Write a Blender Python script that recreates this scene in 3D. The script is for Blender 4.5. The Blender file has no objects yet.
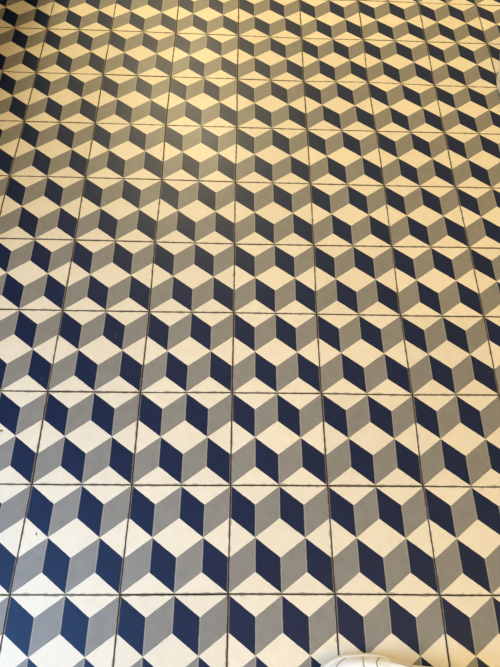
import bpy, bmesh, math, random
from mathutils import Vector, Matrix
random.seed(7)
S = bpy.context.scene
COL = S.collection
T = 0.2                                   # side of one floor tile in metres

# ------------------------------------------------------------------ camera
cam = bpy.data.cameras.new('camera')
cam.sensor_fit = 'HORIZONTAL'; cam.sensor_width = 36.0
cam.lens = 541.25 / 500 * 36.0
cam.clip_start = 0.02
cam_o = bpy.data.objects.new('camera', cam); COL.objects.link(cam_o)
w = Vector((-0.4564, 0.0331, -0.0099))
Rwc = Matrix.Rotation(w.length, 3, w.normalized())      # world -> camera
cam_o.matrix_world = Matrix.Translation(Vector((0.0116, -0.0384, 5.6337)) * T) @ Rwc.transposed().to_4x4()
S.camera = cam_o

# ------------------------------------------------------------------ world, lights, exposure
world = bpy.data.worlds.new('room_ambient'); S.world = world; world.use_nodes = True
wb = world.node_tree.nodes['Background']
wb.inputs[0].default_value = (1.0, 0.68, 0.29, 1); wb.inputs[1].default_value = 0.72

def area(name, loc, aim, size, power, col, shape='DISK', size_y=None, spread=180):
    l = bpy.data.lights.new(name, 'AREA'); l.shape = shape; l.size = size
    if size_y: l.size_y = size_y
    l.energy = power; l.color = col; l.spread = math.radians(spread)
    o = bpy.data.objects.new(name, l); COL.objects.link(o); o.location = loc
    o.rotation_euler = (Vector(aim) - Vector(loc)).to_track_quat('-Z', 'Y').to_euler()
    return o
area('ceiling_lamp_light', (-0.42, 3.7, 2.35), (-0.1, 1.2, 0), 0.34, 80, (1.0, 0.84, 0.47))
area('front_fill_light', (0.9, 3.4, 2.7), (0.2, 1.0, 0), 1.2, 4, (0.5, 0.8, 1.0))  # added fill that cools the right side, no known fixture
area('rear_fill_light', (1.1, -0.9, 2.7), (0.3, 0.5, 0), 1.2, 25, (1.0, 0.72, 0.22))  # added overhead fill for the general light level, no known fixture
area('window_light', (-1.25, -0.35, 1.35), (-0.55, -0.20, 0), 0.8, 13.5, (0.15, 0.48, 0.98), 'RECTANGLE', 1.4, 95)

vs = S.view_settings
vs.view_transform = 'Standard'; vs.look = 'None'; vs.gamma = 1.0; vs.exposure = 0.0
vs.use_curve_mapping = False

# ------------------------------------------------------------------ helpers
def obj(name, me_or_bm, mats, parent=None, smooth=False):
    if isinstance(me_or_bm, bmesh.types.BMesh):
        me = bpy.data.meshes.new(name); me_or_bm.to_mesh(me); me_or_bm.free()
    else: me = me_or_bm
    for m in (mats if isinstance(mats, (list, tuple)) else [mats]): me.materials.append(m)
    if smooth:
        for p in me.polygons: p.use_smooth = True
    o = bpy.data.objects.new(name, me); COL.objects.link(o); o.parent = parent
    return o
def thing(name, label, cat, loc=(0, 0, 0), rotz=0):
    o = bpy.data.objects.new(name, None); COL.objects.link(o); o.empty_display_size = .05
    o.location = loc; o.rotation_euler = (0, 0, rotz); o['label'] = label; o['category'] = cat
    return o
class NT:
    def __init__(s, name):
        s.m = bpy.data.materials.new(name); s.m.use_nodes = True
        s.t = s.m.node_tree; s.b = s.t.nodes['Principled BSDF']
    def n(s, typ, **kw):
        x = s.t.nodes.new(typ)
        for k, v in kw.items(): setattr(x, k, v)
        return x
    def set(s, sock, v):
        if isinstance(v, bpy.types.NodeSocket): s.t.links.new(v, sock)
        elif v is not None: sock.default_value = v
    def math(s, op, a, b=None, c=None):
        x = s.n('ShaderNodeMath', operation=op)
        for i, v in enumerate((a, b, c)): s.set(x.inputs[i], v)
        return x.outputs[0]
    def mix(s, f, a, b):
        x = s.n('ShaderNodeMix', data_type='RGBA')
        s.set(x.inputs[0], f); s.set(x.inputs[6], a); s.set(x.inputs[7], b)
        return x.outputs[2]
    def noise(s, scale, detail=3, vec=None, rough=.5):
        x = s.n('ShaderNodeTexNoise'); x.inputs['Scale'].default_value = scale
        x.inputs['Detail'].default_value = detail; x.inputs['Roughness'].default_value = rough
        if vec is not None: s.t.links.new(vec, x.inputs['Vector'])
        return x.outputs['Fac'], x.outputs['Color']
    def ramp(s, v, a, b, lo=0., hi=1.):
        x = s.n('ShaderNodeMapRange'); s.set(x.inputs[0], v)
        for i, k in enumerate((a, b, lo, hi)): x.inputs[i + 1].default_value = k
        return x.outputs[0]
    def bump(s, h, strength, dist):
        x = s.n('ShaderNodeBump'); x.inputs['Strength'].default_value = strength
        x.inputs['Distance'].default_value = dist; s.set(x.inputs['Height'], h)
        s.t.links.new(x.outputs[0], s.b.inputs['Normal'])

# ------------------------------------------------------------------ materials
def tile_material():
    k = NT('tumbling_block_cement_tile')
    geo = k.n('ShaderNodeNewGeometry').outputs['Position']
    uvn = k.n('ShaderNodeUVMap', uv_map='tile').outputs[0]
    # hand-poured colour edges wander by a fraction of a millimetre
    nf, ncol = k.noise(90, 2, geo)
    sub = k.n('ShaderNodeVectorMath', operation='SUBTRACT'); k.t.links.new(ncol, sub.inputs[0]); sub.inputs[1].default_value = (.5, .5, .5)
    sc = k.n('ShaderNodeVectorMath', operation='SCALE'); k.t.links.new(sub.outputs[0], sc.inputs[0]); sc.inputs['Scale'].default_value = .008
    add = k.n('ShaderNodeVectorMath', operation='ADD'); k.t.links.new(uvn, add.inputs[0]); k.t.links.new(sc.outputs[0], add.inputs[1])
    sp = k.n('ShaderNodeSeparateXYZ'); k.t.links.new(add.outputs[0], sp.inputs[0])
    u = sp.outputs[0]; v = k.math('SUBTRACT', 1.0, sp.outputs[1])       # v runs towards the viewer
    row = k.math('GREATER_THAN', v, .5)
    p = k.math('FRACT', k.math('ADD', k.math('MULTIPLY', u, 2.0), k.math('MULTIPLY', row, .5)))
    q = k.math('SUBTRACT', k.math('MULTIPLY', v, 2.0), row)
    tri = k.math('SUBTRACT', 1.0, k.math('ABSOLUTE', k.math('SUBTRACT', k.math('MULTIPLY', p, 2.0), 1.0)))
    up = k.math('MULTIPLY', tri, .37)
    lo = k.math('ADD', up, .63)
    band = k.math('MULTIPLY', k.math('GREATER_THAN', q, up), k.math('LESS_THAN', q, lo))
    isblue = k.math('LESS_THAN', p, .5)
    # faint pale seam where the blue meets the grey
    d = k.math('MINIMUM', k.math('ABSOLUTE', k.math('SUBTRACT', p, .5)), k.math('MINIMUM', p, k.math('SUBTRACT', 1.0, p)))
    seam = k.math('MULTIPLY', k.math('LESS_THAN', d, .010), .26)
    big, _ = k.noise(5, 3, geo)
    fine, _ = k.noise(420, 3, geo)
    mid, _ = k.noise(45, 4, geo, .6)
    rnd = k.n('ShaderNodeAttribute', attribute_name='tone').outputs['Fac']
    cream = k.mix(k.ramp(mid, .3, .75), (.790, .735, .620, 1), (.735, .670, .550, 1))
    grey = k.mix(k.ramp(mid, .3, .7), (.218, .213, .200, 1), (.252, .247, .235, 1))
    blue = k.mix(k.ramp(mid, .3, .7), (.0040, .0120, .050, 1), (.0060, .0165, .062, 1))
    bg = k.mix(isblue, grey, blue)
    bg = k.mix(seam, bg, cream)
    c = k.mix(band, cream, bg)
    # each tile a little lighter or darker, fine grit, brown scuffs
    hsv = k.n('ShaderNodeHueSaturation'); k.t.links.new(c, hsv.inputs['Color'])
    val = k.math('ADD', k.math('ADD', k.math('MULTIPLY', rnd, .07), .93), k.math('MULTIPLY', k.math('SUBTRACT', fine, .5), .14))
    k.t.links.new(val, hsv.inputs['Value'])
    sf, _ = k.noise(16, 6, geo, .75)
    scuff = k.math('MULTIPLY', k.ramp(sf, .66, .74), .38)
    c = k.mix(scuff, hsv.outputs[0], (.20, .13, .07, 1))
    # chipped, dirty arris next to the joint
    du = k.math('MINIMUM', sp.outputs[0], k.math('SUBTRACT', 1.0, sp.outputs[0]))
    dv = k.math('MINIMUM', sp.outputs[1], k.math('SUBTRACT', 1.0, sp.outputs[1]))
    de = k.math('MINIMUM', du, dv)
    ef, _ = k.noise(60, 3, geo)
    edge = k.math('MULTIPLY', k.math('LESS_THAN', de, k.ramp(ef, .45, .75, .001, .016)), .55)
    c = k.mix(edge, c, (.13, .10, .075, 1))
    k.t.links.new(c, k.b.inputs['Base Color'])
    k.t.links.new(k.ramp(big, .3, .7, .40, .47), k.b.inputs['Roughness'])
    k.b.inputs['Specular IOR Level'].default_value = .22
    k.bump(mid, .12, .0006)
    return k.m
def grout_material():
    k = NT('dark_joint_grout')
    geo = k.n('ShaderNodeNewGeometry').outputs['Position']
    f, _ = k.noise(25, 4, geo, .7)
    c = k.mix(k.ramp(f, .42, .62), (.012, .009, .007, 1), (.042, .033, .025, 1))
    k.t.links.new(c, k.b.inputs['Base Color']); k.b.inputs['Roughness'].default_value = .95
    g, _ = k.noise(300, 3, geo); k.bump(g, .6, .0008)
    return k.m
def plain(name, col, rough=.6, nscale=80, amt=.12, bump=.2, metallic=0):
    k = NT(name)
    co = k.n('ShaderNodeTexCoord').outputs['Object']
    f, _ = k.noise(nscale, 4, co)
    dk = tuple(x * (1 - amt) for x in col) + (1,)
    k.t.links.new(k.mix(f, col + (1,), dk), k.b.inputs['Base Color'])
    k.b.inputs['Roughness'].default_value = rough; k.b.inputs['Metallic'].default_value = metallic
    g, _ = k.noise(nscale * 6, 3, co); k.bump(g, bump, .0006)
    return k.m
M_TILE = tile_material(); M_GROUT = grout_material()
M_SHADE_BLOCK = plain('dark_shade_block', (.055, .032, .018), .7)  # for the two added, out-of-view shadow blocks
M_LEATHER = plain('white_leather', (.85, .88, .93), .5, 60, .05, .25)
M_SOLE = plain('off_white_rubber', (.80, .81, .80), .6, 50, .10, .1)
M_LACE = plain('white_cotton_lace', (.84, .84, .83), .85, 500, .15, .6)
M_STITCH = plain('grey_seam_thread', (.16, .14, .15), .85, 600, .2, .3)
M_LINING = plain('pale_grey_mesh_lining', (.45, .44, .42), .95, 300, .3, .6)
M_EYE = plain('shoe_hole', (.13, .13, .14), .8)
M_CRUMB = plain('brown_crumb', (.33, .20, .08), .9, 900, .5, .8)
M_GRIT = plain('dark_grit', (.05, .05, .06), .9, 900, .4, .8)

# ------------------------------------------------------------------ structure: the floor
# how far the laid tile corners stray from a perfect grid, in millimetres
MEAS = {(-2,0):(-3.7,-1.4),(-1,0):(-1.6,-1.0),(0,0):(-0.1,1.1),(1,0):(1.3,1.3),(2,0):(1.2,0.2),(-2,1):(0.6,-0.9),(-1,1):(1.1,-0.3),(0,1):(0.9,0.8),(1,1):(-0.3,1.4),(2,1):(-2.4,1.9),(-2,2):(-0.4,-2.7),(-1,2):(0.3,-2.1),(0,2):(0.7,0.3),(1,2):(-1.8,1.2),(2,2):(1.3,0.7),(3,2):(-2.7,3.1),(-2,3):(0.9,-2.0),(-1,3):(2.3,-1.2),(0,3):(1.4,-0.0),(1,3):(-2.4,-0.0),(2,3):(-1.2,0.5),(3,3):(0.6,1.7),(-2,4):(1.0,-1.2),(-1,4):(0.5,-2.3),(0,4):(0.4,-3.0),(1,4):(1.0,-1.9),(2,4):(0.8,-0.5),(3,4):(0.8,1.3),(-3,5):(-0.3,0.4),(-2,5):(-1.0,1.0),(-1,5):(2.7,0.8),(0,5):(-1.0,-1.1),(1,5):(1.9,-0.8),(2,5):(2.3,-1.2),(3,5):(-1.2,0.6),(-3,6):(1.4,0.5),(-2,6):(-0.0,0.5),(-1,6):(-0.9,0.5),(0,6):(1.0,0.5),(1,6):(1.5,-0.5),(2,6):(1.1,0.3),(3,6):(-0.4,1.8),(-3,7):(0.3,0.4),(-2,7):(-1.6,1.4),(-1,7):(-0.1,-0.1),(0,7):(-0.7,0.1),(1,7):(0.7,-1.5),(2,7):(-3.7,3.2),(3,7):(0.2,-2.1),(-3,8):(-0.9,1.2),(-2,8):(-1.6,3.8),(-1,8):(2.2,1.2),(0,8):(-0.1,-0.5),(1,8):(2.3,-4.2),(2,8):(-0.3,0.2),(3,8):(3.3,-0.2),(4,8):(1.5,-0.1)}
I0, I1, J0, J1 = -9, 9, -5, 15
def corner(i, j):
    k = min(MEAS, key=lambda c: (c[0] - i) ** 2 + (c[1] - j) ** 2)
    dx, dy = MEAS[k]
    return Vector((i * T + dx * .001, j * T + dy * .001))
def make_floor():
    bm = bmesh.new(); uvl = bm.loops.layers.uv.new('tile'); ton = bm.verts.layers.float.new('tone')
    g = .00105; bev = .0005; dep = .004
    for i in range(I0, I1):
        for j in range(J0, J1):
            c = [corner(i, j), corner(i + 1, j), corner(i + 1, j + 1), corner(i, j + 1)]
            ctr = sum(c, Vector((0, 0))) / 4
            tone = random.random(); r = random.Random(i * 131 + j * 17)
            dz = r.uniform(-.00025, .00025); tx = r.uniform(-.0012, .0012); ty = r.uniform(-.0012, .0012)
            rot = r.uniform(-.0018, .0018)
            gx = g + r.uniform(-.00025, .0004); gy = g + r.uniform(-.00025, .0004)
            rings = []
            for inset, z in ((0, -dep), (0, -bev), (bev, 0)):
                ring = []
                for n, (sx, sy) in enumerate(((1, 1), (-1, 1), (-1, -1), (1, -1))):
                    q = c[n] + Vector((sx * (gx + inset), sy * (gy + inset)))
                    d = q - ctr
                    q = ctr + Vector((d.x - rot * d.y, d.y + rot * d.x))
                    v = bm.verts.new((q.x, q.y, z + dz + tx * d.x + ty * d.y)); v[ton] = tone
                    ring.append(v)
                rings.append(ring)
            UV = [(0, 0), (1, 0), (1, 1), (0, 1)]
            f = bm.faces.new(rings[2])
            for lp, t in zip(f.loops, UV): lp[uvl].uv = t
            for a in range(2):
                for n in range(4):
                    m = (n + 1) % 4
                    f = bm.faces.new((rings[a][n], rings[a][m], rings[a + 1][m], rings[a + 1][n]))
                    for lp, t in zip(f.loops, (UV[n], UV[m], UV[m], UV[n])): lp[uvl].uv = t
    x0, x1, y0, y1 = I0 * T, I1 * T, J0 * T, J1 * T
    top = [bm.verts.new((x, y, -.0011)) for x, y in ((x0, y0), (x1, y0), (x1, y1), (x0, y1))]
    bot = [bm.verts.new((x, y, -.03)) for x, y in ((x0, y0), (x1, y0), (x1, y1), (x0, y1))]
    fs = [bm.faces.new(top), bm.faces.new(bot[::-1])]
    for n in range(4):
        m = (n + 1) % 4; fs.append(bm.faces.new((bot[n], bot[m], top[m], top[n])))
    for f in fs: f.material_index = 1
    o = obj('floor', bm, [M_TILE, M_GROUT]); o['kind'] = 'structure'
    return o
make_floor()

def box(name, x0, x1, y0, y1, z0, z1, m):
    bm = bmesh.new(); bmesh.ops.create_cube(bm, size=1)
    for v in bm.verts: v.co = Vector(((x0 + x1) / 2 + v.co.x * (x1 - x0), (y0 + y1) / 2 + v.co.y * (y1 - y0), (z0 + z1) / 2 + v.co.z * (z1 - z0)))
    bmesh.ops.bevel(bm, geom=bm.edges[:], offset=.004, segments=2, affect='EDGES')
    o = obj(name, bm, m); o['kind'] = 'structure'; return o
box('shade_block_far', -1.75, -.55, 2.32, 2.50, 0, 2.6, M_SHADE_BLOCK)  # unseen block, added to cast the lamp shadow along the left edge
box('shade_block_left', -1.12, -.98, .42, 2.31, 0, 2.6, M_SHADE_BLOCK)  # unseen block, added to keep window light off the left edge

# ------------------------------------------------------------------ shoes
L = .285
def outline(a):
    """plan outline of a left-foot trainer, a = angle, toe at +x"""
    ca, sa = math.cos(a), math.sin(a)
    e = 0.84
    x = L / 2 + L / 2 * math.copysign(abs(ca) ** e, ca)
    t = x / L
    # half width along the length: heel, waist, ball, toe
    pts = [(0, .030), (.12, .0335), (.4, .0345), (.68, .050), (.82, .050), (1, .046)]
    for (a0, b0), (a1, b1) in zip(pts, pts[1:]):
        if t <= a1:
            s = (t - a0) / (a1 - a0); s = s * s * (3 - 2 * s); hw = b0 + (b1 - b0) * s; break
    y = hw * math.copysign(abs(sa) ** .80, sa)
    y += .009 * math.sin(t * math.pi) ** 1 * (1 if sa < 0 else .35)
    return x, y
def throat(a):
    ca, sa = math.cos(a), math.sin(a)
    x = .098 + .082 * ca
    hw = .030 if ca < 0 else .030 - .012 * ca
    y = hw * sa + .004
    if ca < 0: z = .088 + .014 * abs(ca)
    else: z = .088 - .024 * ca ** 1.3
    return Vector((x, y, z))
SZ = .027
def surf(a, t, off=0.0):
    x, y = outline(a)
    A = Vector((x, y, SZ)); c = Vector((L * .5, .004, 0))
    inn = (Vector((c.x, c.y)) - Vector((x, y)))
    A.x += inn.x * .03; A.y += inn.y * .05
    C = throat(a)
    # control points: rise first, then close over
    front = max(0, math.cos(a)) ** 1.5
    k1 = A + Vector((0, 0, .022 + .012 * (1 - front)))
    k2 = A.lerp(C, .42); k2.z = max(C.z, .052) + (.001 if front > .3 else -.006)
    s = 1 - t
    P = A * s ** 3 + k1 * (3 * s * s * t) + k2 * (3 * s * t * t) + C * t ** 3
    return P
def surf_n(a, t):
    e = 1e-3
    d1 = surf(a + e, t) - surf(a - e, t); d2 = surf(a, min(1, t + e)) - surf(a, max(0, t - e))
    n = d1.cross(d2).normalized()
    return n
def grid_mesh(fn, nu, nv, closed=True):
    bm = bmesh.new(); V = [[bm.verts.new(fn(i, j)) for i in range(nu)] for j in range(nv)]
    for j in range(nv - 1):
        for i in range(nu if closed else nu - 1):
            k = (i + 1) % nu
            bm.faces.new((V[j][i], V[j][k], V[j + 1][k], V[j + 1][i]))
    return bm, V
def tube(bm, pts, r, n=6, flat=1.0):
    rings = []
    for i, p in enumerate(pts):
        a = pts[max(0, i - 1)]; b = pts[min(len(pts) - 1, i + 1)]
        d = (b - a).normalized(); up = Vector((0, 0, 1))
        s = d.cross(up)
        s = s.normalized() if s.length > 1e-4 else Vector((1, 0, 0))
        u = s.cross(d).normalized()
        rings.append([bm.verts.new(p + s * r * math.cos(2 * math.pi * k / n) + u * r * flat * math.sin(2 * math.pi * k / n)) for k in range(n)])
    for A, B in zip(rings, rings[1:]):
        for k in range(n):
            m = (k + 1) % n; bm.faces.new((A[k], A[m], B[m], B[k]))
    bm.faces.new(rings[0][::-1]); bm.faces.new(rings[-1])
def seam(bm, path, r=.0006, lift=.0002, n=30):
    pts = []
    for i in range(n + 1):
        s = i / n * (len(path) - 1); k = min(int(s), len(path) - 2); f = s - k
        a = path[k][0] + (path[k + 1][0] - path[k][0]) * f; t = path[k][1] + (path[k + 1][1] - path[k][1]) * f
        pts.append(surf(a, t) + surf_n(a, t) * lift)
    tube(bm, pts, r)
SEAMS = [[(-.84, .06), (-.62, .20), (-.35, .33), (0, .38), (.35, .33), (.62, .20), (.84, .06)]]
for sg in (-1, 1):
    SEAMS += [[(sg * 1.10, .14), (sg * 1.00, .34), (sg * .72, .62)], [(sg * 1.34, .12), (sg * 1.22, .34), (sg * .92, .66)],
              [(sg * 1.45, .15), (sg * 1.50, .5), (sg * 1.42, .92)]]
SEAMS += [[(2 * math.pi - 3.6, .1), (2 * math.pi - 3.55, .9)], [(3.6, .1), (3.55, .9)]]
def make_trainer(name, label, loc, rotz, mirror=False):
    root = thing(name, label, 'shoe', loc, rotz)
    if mirror: root.scale = (1, -1, 1)
    NU = 96
    ang = [2 * math.pi * i / NU for i in range(NU)]
    # upper: outer skin, rolled collar, inner lining skin
    prof = [i / 22 for i in range(23)]
    def up(i, j): return surf(ang[i], prof[j])
    bm, V = grid_mesh(up, NU, len(prof))
    # rolled rim and inner wall
    prev = V[-1]
    for din, dz in ((.002, .0018), (.0045, .0012), (.006, -.003)):
        ring = []
        for i, a in enumerate(ang):
            c = Vector((.098, .004, 0)); P = throat(a); h = (Vector((c.x, c.y)) - P.xy); h.normalize()
            ring.append(bm.verts.new((P.x + h.x * din, P.y + h.y * din, P.z + dz)))
        for i in range(NU):
            k = (i + 1) % NU; bm.faces.new((prev[i], prev[k], ring[k], ring[i]))
        prev = ring
    # crease folds where the toes bend
    bmesh.ops.recalc_face_normals(bm, faces=bm.faces[:])
    uo = obj('upper', bm, M_LEATHER, root, True)
    # lining down to the footbed
    def li(i, j):
        P = throat(ang[i]); c = Vector((.098, .004)); h = (c - P.xy).normalized()
        s = j / 8
        x, y = outline(ang[i]); q = Vector((x * .80 + .02, y * .72))
        base = Vector((min(q.x, .20), q.y))
        a = P.xy + h * .006
        b = a.lerp(base, s * .5)
        return Vector((b.x, b.y, P.z - .003 + (.034 - P.z + .003) * s))
    bm, V = grid_mesh(li, NU, 9); bm.faces.new(V[-1])
    obj('lining', bm, M_LINING, root, True)
    # sole: side wall with a groove and rounded foot
    sp = [(.84, 0), (.965, 0), (.995, .002), (1.0, .008), (1.0, .0145), (.985, .0155), (.985, .0165), (1.0, .0175), (.998, .025), (.985, .0285), (.95, .0292), (.86, .0292)]
    def so(i, j):
        x, y = outline(ang[i]); k, z = sp[j]
        c = Vector((L / 2, .004)); d = Vector((x, y)) - c; n = d.normalized() if d.length else d
        q = Vector((x, y)) + n * (.0022 - (1 - k) * .08)
        spring = .008 * max(0, (x / L - .72) / .28) ** 2
        return Vector((q.x, q.y, z + spring * (1 - z / .0292 * .5)))
    bm, V = grid_mesh(so, NU, len(sp)); bm.faces.new(V[0][::-1]); bm.faces.new(V[-1])
    obj('sole', bm, M_SOLE, root, True)
    # tongue
    bm = bmesh.new(); rows = []
    for j in range(14):
        s = j / 13; x = .188 - .115 * s
        z = .0625 + .046 * s + .004 * math.sin(s * math.pi); hw = .017 + .009 * s
        rows.append([bm.verts.new((x, .004 + hw * (k / 5 - 1), z - .006 * (k / 5 - 1) ** 2 + .002)) for k in range(11)])
    for A, B in zip(rows, rows[1:]):
        for k in range(10): bm.faces.new((A[k], A[k + 1], B[k + 1], B[k]))
    r = bmesh.ops.solidify(bm, geom=bm.faces[:], thickness=.004)
    bmesh.ops.recalc_face_normals(bm, faces=bm.faces[:])
    obj('tongue', bm, M_LEATHER, root, True)
    # laces, criss-cross rows and a bow
    for j in range(5):
        x = .172 - j * .020
        s = (.188 - x) / .115; z = .0665 + .046 * s + .007
        for sg in (-1, 1):
            bm = bmesh.new(); pts = []
            for k in range(13):
                f = k / 12 * 2 - 1
                pts.append(Vector((x + sg * .006 * f, .004 + f * (.021 + .002 * j), z - .008 * f * f + .0012 * sg * (1 - f * f))))
            tube(bm, pts, .0034, 8, .38)
            obj('lace', bm, M_LACE, root, True)
            bm = bmesh.new()
            bmesh.ops.create_circle(bm, cap_ends=True, radius=.0024, segments=12, matrix=Matrix.Translation((x, .004 + sg * (.023 + .002 * j), z - .0065)))
            obj('eyelet', bm, M_EYE, root)
    for sg in (-1, 1):
        bm = bmesh.new()
        pts = [Vector((.086 + .012 * math.sin(k / 16 * 2 * math.pi), .004 + sg * .034 * math.sin(k / 16 * math.pi), .110 + .006 * math.sin(k / 16 * math.pi) - .016 * (k / 16 > .5) * math.sin(k / 16 * math.pi))) for k in range(17)]
        tube(bm, pts, .003, 8, .5); obj('lace_loop', bm, M_LACE, root, True)
        bm = bmesh.new()
        pts = [Vector((.086 + .03 * k / 10, .004 + sg * (.004 + .030 * k / 10), .111 - .030 * (k / 10) ** 1.6)) for k in range(11)]
        tube(bm, pts, .0028, 8, .5); obj('lace_end', bm, M_LACE, root, True)
    bm = bmesh.new()
    bmesh.ops.create_uvsphere(bm, u_segments=12, v_segments=8, radius=.006, matrix=Matrix.Translation((.086, .004, .111)))
    obj('lace_knot', bm, M_LACE, root, True)
    # seams
    P = math.pi
    def stitch(path, r=.00065):
        bm = bmesh.new(); seam(bm, path, r); obj('stitching', bm, M_STITCH, root, True)
    for path in SEAMS: stitch(path)
    # perforations on the toe box
    for tt, aa in ((.52, (-.55, -.33, -.11, .11, .33, .55)), (.62, (-.6, -.36, -.12, .12, .36, .6)), (.72, (-.45, -.15, .15, .45))):
        for a in aa:
            bm = bmesh.new()
            p = surf(a, tt); n = surf_n(a, tt)
            if n.z < 0: n = -n
            bmesh.ops.create_circle(bm, cap_ends=True, radius=.0011, segments=10,
                matrix=Matrix.Translation(p + n * .0005) @ n.to_track_quat('Z', 'Y').to_matrix().to_4x4())
            obj('vent_hole', bm, M_EYE, root)
    # heel tab
    bm, V = grid_mesh(lambda i, j: surf(P - .42 + .84 * i / 12, .30 + .68 * j / 10) + Vector((-.0012, 0, 0)), 13, 11, False)
    obj('heel_tab', bm, M_SOLE, root, True)
    return root
make_trainer('trainer', 'white leather trainer with curved grey seams, cut off by the bottom edge of the photo', (.446, -.146, .0006), math.radians(177))
make_trainer('trainer', 'white trainer cut off by the upper right edge of the photo, one side just showing', (.865, 1.603, .0006), math.radians(261))

# ------------------------------------------------------------------ tiny litter
def bit(name, label, cat, x, y, l, w_, h, rz, m, seed):
    r = random.Random(seed); bm = bmesh.new()
    bmesh.ops.create_icosphere(bm, subdivisions=2, radius=1)
    for v in bm.verts:
        k = r.uniform(.8, 1.15); v.co = Vector((v.co.x * l / 2 * k, v.co.y * w_ / 2 * k + .25 * w_ * (v.co.x ** 2), max(v.co.z * h / 2 * k, -h / 2) + h / 2))
    o = obj(name, bm, m, None, True); o.location = (x, y, .0003); o.rotation_euler = (0, 0, rz)
    o['label'] = label; o['category'] = cat
bit('crumb', 'brown crumb lying on a cream patch at the left edge', 'crumb', -.4822, .3082, .009, .0035, .003, -.2, M_CRUMB, 3)
bit('grit', 'tiny dark speck of grit on a cream patch near the lower left', 'grit', -.3736, .1051, .0050, .0020, .0015, 1.9, M_GRIT, 5)
bit('crumb', 'tiny brown fleck on a cream patch in the yellow glow at upper left', 'crumb', -.2076, 1.1062, .0040, .0022, .0012, .4, M_CRUMB, 8)
